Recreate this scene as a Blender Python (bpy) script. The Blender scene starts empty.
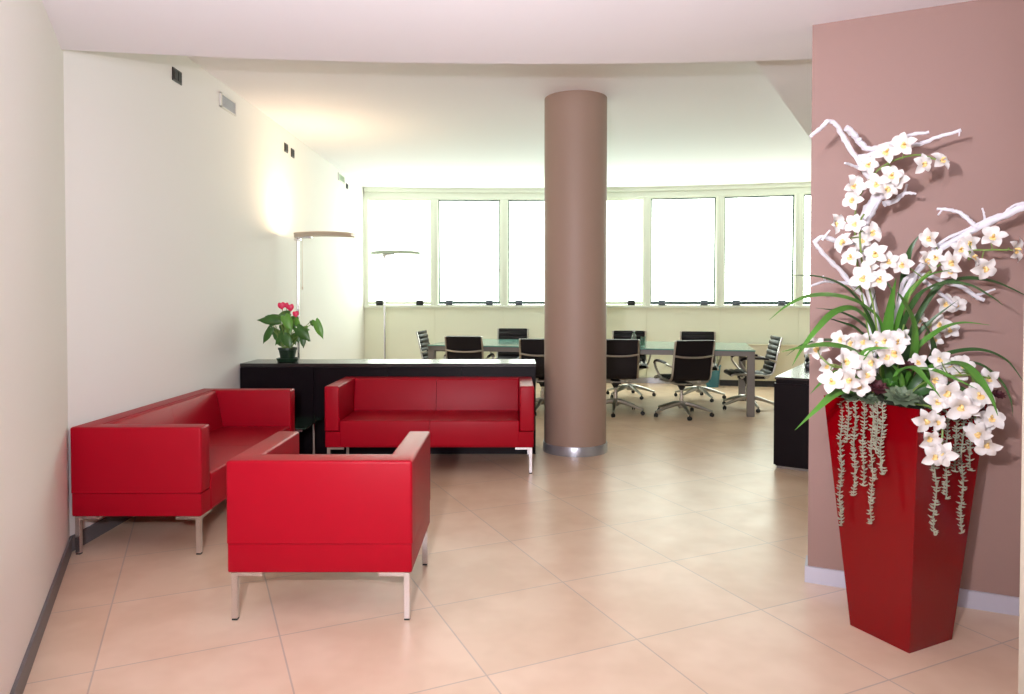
import bpy, bmesh, math, random
from mathutils import Vector, Matrix
from math import sin, cos, pi, radians as R

random.seed(7)
C = bpy.context.scene.collection
SC = bpy.context.scene

# ------------------------------------------------------------------ camera
F = 700.0; CY = 312.7; PITCH = R(1.2); EYE = 1.32
cam_d = bpy.data.cameras.new('camera'); cam = bpy.data.objects.new('camera', cam_d); C.objects.link(cam)
cam.location = (0, 0, EYE); cam.rotation_euler = (pi/2 - PITCH, 0, 0)
cam_d.sensor_width = 36; cam_d.lens = F*36/1024; cam_d.shift_y = -(347-CY)/1024
cam_d.clip_start = 0.05; cam_d.clip_end = 200
SC.camera = cam

def ray(px, py):
    a = (px-512)/F; b = (CY-py)/F
    return Vector((a, cos(PITCH)+b*sin(PITCH), b*cos(PITCH)-sin(PITCH)))
def P(px, py, Y):                     # photograph pixel at real distance Y
    d = ray(px, py); return Vector((0, 0, EYE)) + d*(Y/d.y)

# ------------------------------------------------------------------ materials
def mat(name, col, rough=.5, metal=0., spec=.5, bump=0., bscale=50., var=0., vscale=4., coat=0., sub=0., trans=0.):
    m = bpy.data.materials.new(name); m.use_nodes = True
    nt = m.node_tree; b = nt.nodes['Principled BSDF']
    b.inputs['Base Color'].default_value = (*col, 1)
    b.inputs['Roughness'].default_value = rough
    b.inputs['Metallic'].default_value = metal
    b.inputs['Specular IOR Level'].default_value = spec
    b.inputs['Coat Weight'].default_value = coat
    b.inputs['Coat Roughness'].default_value = .08
    b.inputs['Transmission Weight'].default_value = trans
    if sub:
        b.inputs['Subsurface Weight'].default_value = sub
        b.inputs['Subsurface Radius'].default_value = (.01, .01, .01)
    tc = nt.nodes.new('ShaderNodeTexCoord')
    if var:
        n = nt.nodes.new('ShaderNodeTexNoise'); n.inputs['Scale'].default_value = vscale; n.inputs['Detail'].default_value = 6
        nt.links.new(tc.outputs['Object'], n.inputs['Vector'])
        mr = nt.nodes.new('ShaderNodeMapRange'); mr.inputs['To Min'].default_value = 1-var; mr.inputs['To Max'].default_value = 1+var
        nt.links.new(n.outputs['Fac'], mr.inputs['Value'])
        mx = nt.nodes.new('ShaderNodeVectorMath'); mx.operation = 'SCALE'
        mx.inputs[0].default_value = col; nt.links.new(mr.outputs['Result'], mx.inputs['Scale'])
        nt.links.new(mx.outputs['Vector'], b.inputs['Base Color'])
    if bump:
        n = nt.nodes.new('ShaderNodeTexNoise'); n.inputs['Scale'].default_value = bscale; n.inputs['Detail'].default_value = 4
        nt.links.new(tc.outputs['Object'], n.inputs['Vector'])
        bp = nt.nodes.new('ShaderNodeBump'); bp.inputs['Strength'].default_value = bump; bp.inputs['Distance'].default_value = .002
        nt.links.new(n.outputs['Fac'], bp.inputs['Height']); nt.links.new(bp.outputs['Normal'], b.inputs['Normal'])
    return m

M = {}
M['wall'] = mat('wall_paint', (.80, .78, .75), .75, bump=.12, bscale=120)
M['ceil'] = mat('ceiling_paint', (.84, .83, .86), .8, bump=.1, bscale=90)
M['taupe'] = mat('taupe_paint', (.285, .176, .148), .62, bump=.15, bscale=140)
M['column'] = mat('column_paint', (.315, .215, .165), .55, bump=.15, bscale=140)
M['grey_base'] = mat('grey_skirting', (.13, .12, .125), .5)
M['white_base'] = mat('pale_skirting', (.50, .50, .58), .35, metal=.2)
M['steel_base'] = mat('steel_skirting', (.45, .46, .50), .3, metal=.7)
M['frame'] = mat('window_frame', (.74, .77, .66), .45)
M['panel'] = mat('sill_panel', (.80, .82, .66), .6)
M['cream'] = mat('cream_laminate', (.66, .62, .46), .5)
M['gasket'] = mat('dark_gasket', (.03, .06, .055), .4)
M['handle_black'] = mat('handle_black', (.012, .014, .012), .5)
M['handle_glare'] = mat('handle_glare', (.10, .12, .15), .5)  # black handle greyed: window glare put into the colour
M['red'] = mat('red_leather', (.31, .0015, .011), .40, bump=.25, bscale=260, var=.05, vscale=6, spec=.15)
M['chrome'] = mat('brushed_steel', (.72, .71, .72), .25, metal=1)
M['alu'] = mat('polished_aluminium', (.50, .48, .45), .28, metal=1)
M['rubber'] = mat('black_rubber', (.015, .015, .017), .6)
M['wenge'] = mat('dark_wenge', (.006, .0035, .005), .35, var=.25, vscale=8, spec=.12)
M['wenge_top'] = mat('dark_wenge_top', (.016, .012, .012), .22, spec=.6)
M['leather_black'] = mat('black_leather', (.008, .006, .008), .42, bump=.2, bscale=200, spec=.3)
M['glass_green'] = mat('green_glass', (.16, .36, .31), .10, spec=.9)
M['glass_dark'] = mat('dark_green_glass', (.012, .028, .018), .08, spec=.8)
M['table_grey'] = mat('grey_metal', (.20, .18, .16), .45, metal=.1)
M['lacquer'] = mat('red_lacquer', (.175, .0004, .003), .06, spec=.32)
M['soil'] = mat('soil_moss_shade', (.016, .020, .008), .9, bump=1, bscale=80)  # soil and moss; dark tone also stands for shade between leaves
M['branch'] = mat('white_branch', (.68, .67, .71), .7, bump=.9, bscale=60, var=.06, vscale=30)
M['petal'] = mat('orchid_petal', (.68, .65, .62), .55, sub=.1)
M['lip'] = mat('orchid_lip', (.85, .62, .25), .55)
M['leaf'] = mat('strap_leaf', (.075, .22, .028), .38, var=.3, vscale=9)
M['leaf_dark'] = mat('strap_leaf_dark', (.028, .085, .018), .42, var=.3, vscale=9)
M['stem'] = mat('orchid_stem', (.16, .25, .05), .5)
M['trail'] = mat('trailing_leaf', (.29, .30, .22), .7, var=.25, vscale=40)
M['rosette'] = mat('rosette_leaf', (.10, .14, .08), .6, var=.4, vscale=20)
M['cone'] = mat('maroon_cone', (.07, .012, .018), .6)
M['anth'] = mat('potted_leaf', (.035, .12, .015), .35, var=.4, vscale=15)
M['anth2'] = mat('potted_leaf_bright', (.11, .30, .035), .4, var=.2, vscale=15)
M['pink'] = mat('pink_spathe', (.72, .015, .09), .35)
M['pot_green'] = mat('dark_green_pot', (.008, .026, .012), .35)
M['lamp_shade'] = mat('lamp_metal', (.75, .64, .54), .4, metal=.3)
M['lamp_white'] = mat('lamp_white', (.62, .72, .62), .4)
M['vent'] = mat('vent_grey', (.42, .43, .47), .4, metal=.3)
M['plastic_white'] = mat('white_plastic', (.72, .70, .66), .5)
M['plastic_green'] = mat('greenish_plastic', (.42, .50, .36), .5)
M['socket'] = mat('socket_dark', (.035, .03, .028), .4)
M['blue'] = mat('blue_plastic', (.05, .22, .30), .5)
M['phone'] = mat('phone_black', (.012, .012, .013), .35)
M['jamb'] = mat('cream_jamb', (.42, .37, .29), .5)

def clear_glass(name, tint=(1, 1, 1), gloss=.06):
    m = bpy.data.materials.new(name); m.use_nodes = True; nt = m.node_tree; nt.nodes.clear()
    o = nt.nodes.new('ShaderNodeOutputMaterial'); mix = nt.nodes.new('ShaderNodeMixShader')
    t = nt.nodes.new('ShaderNodeBsdfTransparent'); t.inputs['Color'].default_value = (*tint, 1)
    g = nt.nodes.new('ShaderNodeBsdfGlossy'); g.inputs['Roughness'].default_value = .03
    mix.inputs['Fac'].default_value = gloss
    nt.links.new(t.outputs[0], mix.inputs[1]); nt.links.new(g.outputs[0], mix.inputs[2]); nt.links.new(mix.outputs[0], o.inputs[0])
    return m
M['glass'] = clear_glass('window_glass', (.97, 1, .97))
M['tumbler'] = clear_glass('bottle_glass', (.70, .82, .76), .18)

def emit(name, col, s):
    m = bpy.data.materials.new(name); m.use_nodes = True; b = m.node_tree.nodes['Principled BSDF']
    b.inputs['Emission Color'].default_value = (*col, 1); b.inputs['Emission Strength'].default_value = s
    return m
M['tube'] = emit('lamp_tube', (1, .72, .42), 6)

# floor: square porcelain tiles laid at an angle, satin glaze
def floor_mat():
    m = bpy.data.materials.new('floor_tiles'); m.use_nodes = True; nt = m.node_tree; L = nt.links.new
    b = nt.nodes['Principled BSDF']
    tc = nt.nodes.new('ShaderNodeTexCoord')
    mp = nt.nodes.new('ShaderNodeMapping'); mp.vector_type = 'TEXTURE'
    mp.inputs['Location'].default_value = (.808, 3.486, 0); mp.inputs['Rotation'].default_value = (0, 0, math.atan2(.4125, .911))
    L(tc.outputs['Object'], mp.inputs['Vector'])
    br = nt.nodes.new('ShaderNodeTexBrick'); br.offset = 0; br.squash = 1
    br.inputs['Scale'].default_value = 1; br.inputs['Brick Width'].default_value = .628; br.inputs['Row Height'].default_value = .60
    br.inputs['Mortar Size'].default_value = .0035; br.inputs['Mortar Smooth'].default_value = .3; br.inputs['Bias'].default_value = 0
    br.inputs['Color1'].default_value = (.68, .505, .365, 1); br.inputs['Color2'].default_value = (.74, .56, .42, 1)
    br.inputs['Mortar'].default_value = (.50, .40, .33, 1)
    L(mp.outputs['Vector'], br.inputs['Vector'])
    n = nt.nodes.new('ShaderNodeTexNoise'); n.inputs['Scale'].default_value = 2.6; n.inputs['Detail'].default_value = 3; n.inputs['Roughness'].default_value = .6
    L(tc.outputs['Object'], n.inputs['Vector'])
    rp = nt.nodes.new('ShaderNodeMix'); rp.data_type = 'RGBA'; rp.clamp_factor = True
    rp.inputs['A'].default_value = (.89, .84, .80, 1); rp.inputs['B'].default_value = (1, 1, 1, 1)
    rm = nt.nodes.new('ShaderNodeMapRange'); rm.inputs['From Min'].default_value = .36; rm.inputs['From Max'].default_value = .62; rm.clamp = True
    L(n.outputs['Fac'], rm.inputs['Value']); L(rm.outputs['Result'], rp.inputs['Factor'])
    mx = nt.nodes.new('ShaderNodeMix'); mx.data_type = 'RGBA'; mx.blend_type = 'MULTIPLY'; mx.inputs['Factor'].default_value = 1
    L(br.outputs['Color'], mx.inputs['A']); L(rp.outputs['Result'], mx.inputs['B']); L(mx.outputs['Result'], b.inputs['Base Color'])
    n2 = nt.nodes.new('ShaderNodeTexNoise'); n2.inputs['Scale'].default_value = 7; n2.inputs['Detail'].default_value = 2
    L(tc.outputs['Object'], n2.inputs['Vector'])
    mr = nt.nodes.new('ShaderNodeMapRange'); mr.inputs['To Min'].default_value = .28; mr.inputs['To Max'].default_value = .42
    L(n2.outputs['Fac'], mr.inputs['Value'])
    L(mr.outputs['Result'], b.inputs['Roughness'])
    b.inputs['Specular IOR Level'].default_value = .5
    bp = nt.nodes.new('ShaderNodeBump'); bp.inputs['Strength'].default_value = .4; bp.inputs['Distance'].default_value = .001; bp.invert = True
    L(br.outputs['Fac'], bp.inputs['Height']); L(bp.outputs['Normal'], b.inputs['Normal'])
    return m
M['floor'] = floor_mat()

# ------------------------------------------------------------------ mesh helpers
def obj(name, bm, m, parent=None, smooth=False, loc=None):
    me = bpy.data.meshes.new(name)
    bmesh.ops.recalc_face_normals(bm, faces=bm.faces[:]) if not getattr(bm, 'keep', False) else None
    bm.to_mesh(me); bm.free()
    me.materials.append(M[m] if isinstance(m, str) else m)
    if smooth:
        for p in me.polygons: p.use_smooth = True
        try: me.set_sharp_from_angle(angle=R(38))
        except Exception: pass
    o = bpy.data.objects.new(name, me); C.objects.link(o)
    if parent: o.parent = parent
    if loc is not None: o.location = loc
    return o

def thing(name, label, cat, loc=(0, 0, 0), rz=0, group=None):
    o = bpy.data.objects.new(name, None); C.objects.link(o); o.empty_display_size = .1
    o.location = loc; o.rotation_euler = (0, 0, rz); o['label'] = label; o['category'] = cat
    if group: o['group'] = group
    return o
def tag(o, label, cat, group=None, kind=None):
    o['label'] = label; o['category'] = cat
    if group: o['group'] = group
    if kind: o['kind'] = kind
    return o
def struct(name, bm, m, parent=None, smooth=False):
    o = obj(name, bm, m, parent, smooth)
    if parent is None: o['kind'] = 'structure'
    return o
def dup(root, loc, rz, label):
    r = root.copy(); C.objects.link(r); r.location = loc; r.rotation_euler = (0, 0, rz); r['label'] = label
    for ch in list(root.children):
        c = ch.copy(); C.objects.link(c); c.parent = r
        for g in ch.children:
            d = g.copy(); C.objects.link(d); d.parent = c
    return r
def B(): return bmesh.new()

def box(bm, x0, x1, y0, y1, z0, z1, bev=0., seg=2, mtx=None, keep=None):
    t = bmesh.new()
    bmesh.ops.create_cube(t, size=1)
    for v in t.verts:
        v.co = Vector(((x0+x1)/2 + v.co.x*(x1-x0), (y0+y1)/2 + v.co.y*(y1-y0), (z0+z1)/2 + v.co.z*(z1-z0)))
    if bev: bmesh.ops.bevel(t, geom=[e for e in t.edges if not (keep and keep(e.verts[0].co) and keep(e.verts[1].co))], offset=bev, segments=seg, profile=.5, affect='EDGES')
    if mtx: bmesh.ops.transform(t, matrix=mtx, verts=t.verts)
    join(bm, t); return bm
def join(bm, t):
    bmesh.ops.recalc_face_normals(t, faces=t.faces[:])
    me = bpy.data.meshes.new('tmp'); t.to_mesh(me); t.free(); bm.from_mesh(me); bpy.data.meshes.remove(me)

def prism(bm, pts, z0, z1):
    t = bmesh.new()
    a = [t.verts.new((x, y, z0)) for x, y in pts]; b = [t.verts.new((x, y, z1)) for x, y in pts]
    t.faces.new(a[::-1]); t.faces.new(b)
    n = len(pts)
    for i in range(n): t.faces.new((a[i], a[(i+1) % n], b[(i+1) % n], b[i]))
    join(bm, t); return bm

def catmull(pts, n=6):
    pts = [Vector(p) for p in pts]
    if len(pts) < 3: return [pts[0].lerp(pts[-1], i/n) for i in range(n+1)]
    q = [pts[0]*2-pts[1]] + pts + [pts[-1]*2-pts[-2]]; out = []
    for i in range(1, len(q)-2):
        for k in range(n):
            t = k/n; a, b, c, d = q[i-1], q[i], q[i+1], q[i+2]
            out.append(.5*((2*b)+(c-a)*t+(2*a-5*b+4*c-d)*t*t+(3*b-a-3*c+d)*t**3))
    out.append(pts[-1]); return out

def tube(bm, pts, r, seg=10, jit=0., flat=1.):
    pts = [Vector(p) for p in pts]; n = len(pts)
    rs = r if isinstance(r, (list, tuple)) else [r]*n
    t = bmesh.new(); rings = []; up = None
    for i, p in enumerate(pts):
        d = (pts[min(i+1, n-1)]-pts[max(i-1, 0)]).normalized()
        if up is None:
            up = Vector((0, 0, 1)) if abs(d.z) < .9 else Vector((0, 1, 0))
        s = d.cross(up).normalized(); up = s.cross(d).normalized()
        rr = rs[min(i*len(rs)//n, len(rs)-1)] if len(rs) != n else rs[i]
        ring = []
        for k in range(seg):
            a = 2*pi*k/seg; j = 1+random.uniform(-jit, jit) if jit else 1
            ring.append(t.verts.new(p + (s*cos(a)*flat + up*sin(a))*rr*j))
        rings.append(ring)
    for i in range(n-1):
        for k in range(seg):
            t.faces.new((rings[i][k], rings[i][(k+1) % seg], rings[i+1][(k+1) % seg], rings[i+1][k]))
    t.faces.new(rings[0][::-1]); t.faces.new(rings[-1])
    join(bm, t); return bm
def ramp(a, b, n): return [a+(b-a)*i/(n-1) for i in range(n)]

def lathe(bm, prof, seg=32, c=(0, 0)):
    t = bmesh.new(); rings = []
    for r, z in prof:
        rings.append([t.verts.new((c[0]+max(r, 1e-4)*cos(2*pi*k/seg), c[1]+max(r, 1e-4)*sin(2*pi*k/seg), z)) for k in range(seg)])
    for i in range(len(rings)-1):
        for k in range(seg):
            t.faces.new((rings[i][k], rings[i][(k+1) % seg], rings[i+1][(k+1) % seg], rings[i+1][k]))
    t.faces.new(rings[0][::-1]); t.faces.new(rings[-1])
    join(bm, t); return bm

def ribbon(bm, pts, w, ref=Vector((0, -.8, .6)), fold=.25, prof=None):
    """leaf blade along pts, V-folded, with a little body"""
    pts = [Vector(p) for p in pts]; n = len(pts); rows = []
    for i, p in enumerate(pts):
        d = (pts[min(i+1, n-1)]-pts[max(i-1, 0)]).normalized()
        s = d.cross(ref).normalized(); nn = s.cross(d).normalized()
        t = i/(n-1)
        ww = w*(prof(t) if prof else min(1, .55+t*2)*min(1, (1-t)*2.2+.04))
        rows.append([bm.verts.new(p + s*ww + nn*ww*fold), bm.verts.new(p), bm.verts.new(p - s*ww + nn*ww*fold),
                     bm.verts.new(p - nn*.0012)])
    for i in range(n-1):
        a, b = rows[i], rows[i+1]
        for k in ((0, 1), (1, 2), (2, 3), (3, 0)):
            bm.faces.new((a[k[0]], a[k[1]], b[k[1]], b[k[0]]))
    return bm

# ------------------------------------------------------------------ room shell
WX = -2.30; HC = 3.03; HS = 2.57; HR = 2.70
NE = Vector((-1.42, 1.86)); NC = Vector((WX, 3.615))        # near-left wall ends
WA = Vector((1.376, 3.233)); UD = Vector((.905, -.426)); VD = Vector((.426, .905))
def wt(t, n=0.): q = WA + UD*t + VD*n; return (q.x, q.y)
def winY(x): return 11.0 - .0285*(x+.2)**2

b = B(); prism(b, [(-3.4, -3.2), (6.2, -3.2), (6.2, 11.2), (-3.4, 11.2)], -.1, 0); struct('floor', b, 'floor')
# walls
b = B(); prism(b, [(WX, 3.6), (WX, 11.1), (WX-.15, 11.1), (WX-.15, 3.5)], 0, 3.3); struct('wall_left', b, 'wall')
b = B(); prism(b, [(NC.x, NC.y), (NE.x, NE.y), (NE.x-.13, NE.y-.07), (WX-.15, 3.6)], 0, HS+.002); struct('wall_left_front', b, 'wall')
b = B(); prism(b, [(-1.5, 1.86), (-3.3, 1.86), (-3.3, 1.98), (-1.56, 1.98)], 0, HS); struct('wall_left_return', b, 'wall')
b = B(); prism(b, [(-3.3, -3.1), (-3.3, 1.98), (-3.42, 1.98), (-3.42, -3.1)], 0, HS); struct('wall_left_lobby', b, 'wall')
b = B(); prism(b, [(-3.4, -3.1), (3.3, -3.1), (3.3, -3.2), (-3.4, -3.2)], 0, HS); struct('wall_front', b, 'wall')
b = B(); prism(b, [(3.2, -3.1), (3.2, 2.5), (3.32, 2.5), (3.32, -3.1)], 0, HS); struct('wall_right_lobby', b, 'wall')
b = B(); prism(b, [wt(0), wt(2.03), wt(2.03, .14), wt(0, .14)], 0, HS+.002); struct('wall_right_taupe', b, 'taupe')
b = B(); prism(b, [(5.4, 2.4), (5.4, 10.2), (5.55, 10.2), (5.55, 2.4)], 0, 3.3); struct('wall_right', b, 'wall')
b = B(); prism(b, [(3.2, 2.42), (5.5, 2.42), (5.5, 2.55), (3.2, 2.55)], 0, 3.3); struct('wall_right_rear', b, 'wall')
# far ceiling, dropped ceiling on the right, lobby ceiling with its curved edge
b = B(); prism(b, [(-2.45, 3.2), (6.0, 3.2), (6.0, 11.3), (-2.45, 11.3)], HC, HC+.12); struct('ceiling', b, 'ceil')
b = B(); prism(b, [(1.20, 3.74), (4.75, 9.78), (5.5, 9.78), (5.5, 2.5), (1.20, 3.3)], HR, HC+.02); struct('ceiling_dropped', b, 'ceil')
arc = []
for i in range(25):
    x = -2.6 + (5.7+2.6)*i/24
    arc.append((x, 3.765 - .037*(x-.15)**2))
b = B(); prism(b, arc + [(5.7, -3.2), (-3.45, -3.2), (-3.45, 3.35), (-2.6, 3.35)], HS, HC+.02)
struct('ceiling_lobby', b, 'ceil')

# baseboards
b = B(); d = (NC-NE).normalized(); nrm = Vector((d.y, -d.x))
prism(b, [(NE.x, NE.y), (NC.x, NC.y), (NC.x+nrm.x*.012, NC.y+nrm.y*.012-.004), (NE.x+nrm.x*.012, NE.y+nrm.y*.012)], 0, .08); struct('baseboard_left_front', b, 'grey_base')
b = B(); box(b, WX, WX+.012, 3.6, 10.8, 0, .08); struct('baseboard_left', b, 'grey_base')
b = B(); prism(b, [wt(-.012, -.012), wt(2.0, -.012), wt(2.0, 0), wt(0, 0), wt(0, .14), wt(-.012, .14)], 0, .075); struct('baseboard_right', b, 'white_base')

# cream door jamb at the right edge, close to the camera
b = B()
for a in ((.803, .90, 1.0, 1.10, 0, HS), (.83, .92, .98, 1.0, 0, 2.2)): box(b, *a, bev=.003)
struct('trim_1', b, 'jamb')

# column
b = B(); lathe(b, [(.268, 0), (.268, HC)], 96, (.548, 6.06)); col = struct('column', b, 'column', smooth=True)
b = B(); lathe(b, [(.2685, 0), (.279, 0), (.279, .072), (.276, .078), (.2685, .078)], 96, (.548, 6.06)); obj('base_ring', b, 'steel_base', col, True)

# ---- window wall: mullion axes along a gentle curve
mx_ = [-2.29, -1.215, -.125, .985, 2.085, 3.17, 4.27, 5.37]
pt = [Vector((x, winY(x))) for x in mx_]
ZS, ZT = 1.205, 2.875
def segm(i):
    a, c = pt[i], pt[i+1]; d = (c-a); L = d.length; d.normalize()
    ang = math.atan2(d.y, d.x)
    return a, L, Matrix.Translation((a.x, a.y, 0)) @ Matrix.Rotation(ang, 4, 'Z')
b = B(); hb = B(); cap = B(); bb = B()
for i in range(7):
    a, L, mt = segm(i)
    box(b, 0.003, L-.003, 0, .12, 0, ZS-.03, .002, 1, mt)
    box(hb, 0, L, 0, .14, ZT, HC+.02, 0, 1, mt)
    box(hb, 0, L, -.04, .01, 2.965, HC, .004, 1, mt)
    box(hb, 0, L, -.06, .0, 3.02, HC, .003, 1, mt)
    box(cap, 0, L, -.045, .14, ZS-.035, ZS, .004, 1, mt)
    box(bb, 0, L, -.012, .0, 0, .085, 0, 1, mt)
wb = struct('wall_back', b, 'panel')
obj('header', hb, 'frame', wb)
struct('trim_2', cap, 'frame')
b = B()
for i in range(7):
    a, L, mt = segm(i); box(b, -.01, L+.01, .01, .13, 0, ZS-.034, 0, 1, mt)
obj('panel_backing', b, 'panel', wb)
struct('baseboard_back', bb, 'steel_base')
b = B()
for i, q in enumerate(pt):
    a, L, mt = segm(min(i, 6))
    ang = math.atan2((pt[min(i+1, 7)]-pt[max(i-1, 0)]).y, (pt[min(i+1, 7)]-pt[max(i-1, 0)]).x)
    m2 = Matrix.Translation((q.x, q.y, 0)) @ Matrix.Rotation(ang, 4, 'Z')
    w = .05 if i not in (0,) else .06
    box(b, -w, w, -.02, .10, ZS, ZT, .003, 1, m2)
    box(b, -.018, .018, -.03, -.02, ZS, ZT, .003, 1, m2)
struct('trim_3', b, 'frame')
tilt = [0, 3.2, 3.2, 0, 1.6, 2.6, 2.6]
for i in range(7):
    a, L, mt = segm(i)
    x0, x1 = .055, L-.055
    fr = B()
    for (p, q, r_, s) in ((x0-.01, x0+.008, ZS, ZT), (x1-.008, x1+.01, ZS, ZT), (x0, x1, ZS, ZS+.012), (x0, x1, ZT-.012, ZT)):
        box(fr, p, q, .02, .09, r_, s, 0, 1, mt)
    wobj = struct('window_%d' % (i+1), fr, 'frame')
    # sash hung at its top edge, swung outwards
    st = mt @ Matrix.Translation((0, .05, ZT-.015)) @ Matrix.Rotation(R(tilt[i]), 4, 'X') @ Matrix.Translation((0, 0, -(ZT-.015)))
    s = B(); e = .030 if tilt[i] else .012; y0, y1 = (0, .03)
    for (p, q, r_, u) in ((x0-.004, x0-.004+e, ZS+.015, ZT-.015), (x1+.004-e, x1+.004, ZS+.015, ZT-.015),
                          (x0+.008, x1-.008, ZS+.015, ZS+.015+.045), (x0+.008, x1-.008, ZT-.033, ZT-.015)):
        box(s, p, q, y0, y1, r_, u, 0, 1, st)
    obj('sash', s, 'gasket' if tilt[i] else 'frame', wobj)
    g = B(); box(g, x0+.018, x1-.018, .012, .018, ZS+.035, ZT-.03, 0, 1, st); obj('pane', g, 'glass', wobj)
    for fx in (.18, .82):
        hx = x0+(x1-x0)*fx; h = B()
        box(h, hx-.056, hx+.056, -.03, .015, ZS+.001, ZS+.082, .008, 2, mt)
        box(h, hx-.05, hx+.05, -.05, -.03, ZS+.03, ZS+.05, .006, 2, mt)
        obj('handle', h, 'handle_glare' if tilt[i] else 'handle_black', wobj, True)  # open windows get the handle colour with glare painted in

# low heater casing along the window wall (right-hand bays)
a, L, mt = segm(5)
t = thing('heater_casing', 'long low cream casing with black plinth below the right-hand windows', 'cabinet', (0, 0, 0))
b = B(); box(b, -.02, L*1.9, -.17, -.05, .09, .615, .005, 2, mt); box(b, -.03, L*1.9, -.18, -.05, .615, .63, .003, 1, mt); obj('body', b, 'cream', t)
b = B(); box(b, 0, L*1.9, -.165, -.05, 0, .09, 0, 1, mt); obj('plinth', b, 'rubber', t)

# ------------------------------------------------------------------ wall fittings (left wall)
def vent(y, z, w, h, mm, label):
    t = thing('air_vent', label, 'vent', (WX, y, z), 0, 'air vents high on the left wall')
    b = B()
    for q in ((-w/2, w/2, -h/2, -h/2+.012), (-w/2, w/2, h/2-.012, h/2), (-w/2, -w/2+.03, -h/2, h/2), (w/2-.012, w/2, -h/2, h/2)):
        box(b, 0, .012, q[0], q[1], q[2], q[3], .002, 1)
    obj('frame', b, 'plastic_white', t)
    b = B(); box(b, .001, .004, -w/2+.01, w/2-.01, -h/2+.01, h/2-.01); n = 7
    for k in range(n):
        z0 = -h/2+.016+(h-.032)*k/(n-1); box(b, .002, .010, -w/2+.03, w/2-.012, z0-.002, z0+.002)
    obj('louvre', b, mm, t)
vent(5.69, 2.885, .31, .115, 'vent', 'white framed grey louvred vent nearest on the left wall')
vent(9.45, 2.93, .34, .10, 'plastic_green', 'small distant vent on left wall near the windows')
def socket(y, z, w, h, label, grp=None):
    t = thing('wall_socket', label, 'socket', (WX, y, z), 0, grp)
    b = B(); box(b, 0, .009, -w/2, w/2, -h/2, h/2, .003, 2); obj('cover_plate', b, 'socket', t)
    b = B(); box(b, .009, .013, -w*.40, -w*.04, -h*.36, h*.36, .002, 1); box(b, .009, .013, w*.04, w*.40, -h*.36, h*.36, .002, 1); obj('insert', b, 'rubber', t)
socket(4.83, 2.84, .13, .09, 'dark two-gang socket plate just below the ceiling edge, nearest on left wall')
socket(7.15, 2.845, .10, .09, 'nearer of two small dark sockets above the lit floor lamp')
socket(7.36, 2.835, .10, .09, 'further of two small dark sockets above the lit floor lamp')
socket(9.78, 2.875, .10, .07, 'tiny dark box on the wall beyond the distant vent')

# ------------------------------------------------------------------ red seating
def leg_unit(parent, x, y, sx, sy):
    b = B()
    box(b, x-.0125, x+.0125, y-.0125, y+.0125, .006, .1995, .002, 1)
    box(b, min(x-sx*.012, x+sx*.115), max(x-sx*.012, x+sx*.115), y-.012, y+.012, .182, .199, .001, 1)
    box(b, x-.012, x+.012, min(y-sy*.012, y+sy*.115), max(y-sy*.012, y+sy*.115), .182, .199, .001, 1)
    lg = obj('leg', b, 'chrome', parent)
    b = B(); box(b, x-.011, x+.011, y-.011, y+.011, 0, .006); obj('foot', b, 'rubber', lg)
def seating(name, W, D, n, label, cat, loc, rz, group=None):
    """front faces -Y, centred in X, back at Y=+D/2"""
    t = thing(name, label, cat, loc, rz, group)
    at = .108; bt = .11; cb = .085; h = .66; zb = .318
    b = B(); box(b, -W/2+.003, W/2-.003, -D/2+.004, D/2-.0035, .20, zb, .008, 3, keep=lambda c: c.z > zb-.001); obj('base_frame', b, 'red', t, True)
    for s in (-1, 1):
        b = B(); box(b, min(s*W/2, s*(W/2-at)), max(s*W/2, s*(W/2-at)), -D/2, D/2-bt, zb+.003, h, .012, 4, keep=lambda c: c.y > D/2-bt-.001 or (c.z < zb+.004 and abs(c.x) > W/2-.001)); obj('armrest', b, 'red', t, True)
    b = B(); box(b, -W/2, W/2, D/2-bt, D/2, zb+.003, h, .012, 4, keep=lambda c: c.y < D/2-bt+.001 or c.z < zb+.004); obj('backrest', b, 'red', t, True)
    iw = W-2*at; cw = iw/n
    for k in range(n):
        x0 = -iw/2+k*cw+.0012; x1 = x0+cw-.0024; sh = lambda c: (abs(c.x-x0) < 1e-4 and k > 0) or (abs(c.x-x1) < 1e-4 and k < n-1)
        b = B(); box(b, x0, x1, -D/2+.0005, D/2-bt-.01, .203, .402, .014, 4, keep=sh)
        for v in b.verts:       # slightly crowned top
            if v.co.z > .36:
                u = (v.co.x-x0)/(x1-x0)*2-1; w = (v.co.y+D/2)/(D-bt)*2-1
                v.co.z += .004*(1-u*u)*(1-w*w)
        obj('seat_cushion', b, 'red', t, True)
        b = B(); box(b, x0, x1, D/2-bt-cb, D/2-bt+.002, .395, h-.003, .012, 4, keep=lambda c: sh(c) or c.y > D/2-bt)
        for v in b.verts:       # leans back a little
            if v.co.y < D/2-bt-.02: v.co.y += (v.co.z-.395)*.20
        obj('back_cushion', b, 'red', t, True)
    for sx in (-1, 1):
        for sy in (-1, 1):
            leg_unit(t, sx*(W/2-.026), sy*(D/2-.026), -sx, -sy)
    return t
seating('sofa', 1.57, .66, 2, 'red leather two-seat sofa backed against the black divider cabinet', 'sofa', (-.619, 5.55, 0), 0, 'red two-seat sofas')
seating('sofa', 1.55, .672, 2, 'red leather two-seat sofa standing along the white left wall', 'sofa', (-1.924, 4.335, 0), pi/2, 'red two-seat sofas')
seating('armchair', .758, .64, 1, 'red leather cube armchair seen from behind in the foreground', 'armchair', (-.784, 3.146, 0), pi)
# NOTE: seating() builds with the back at +Y; the armchair is turned so its back is towards the camera

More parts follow.
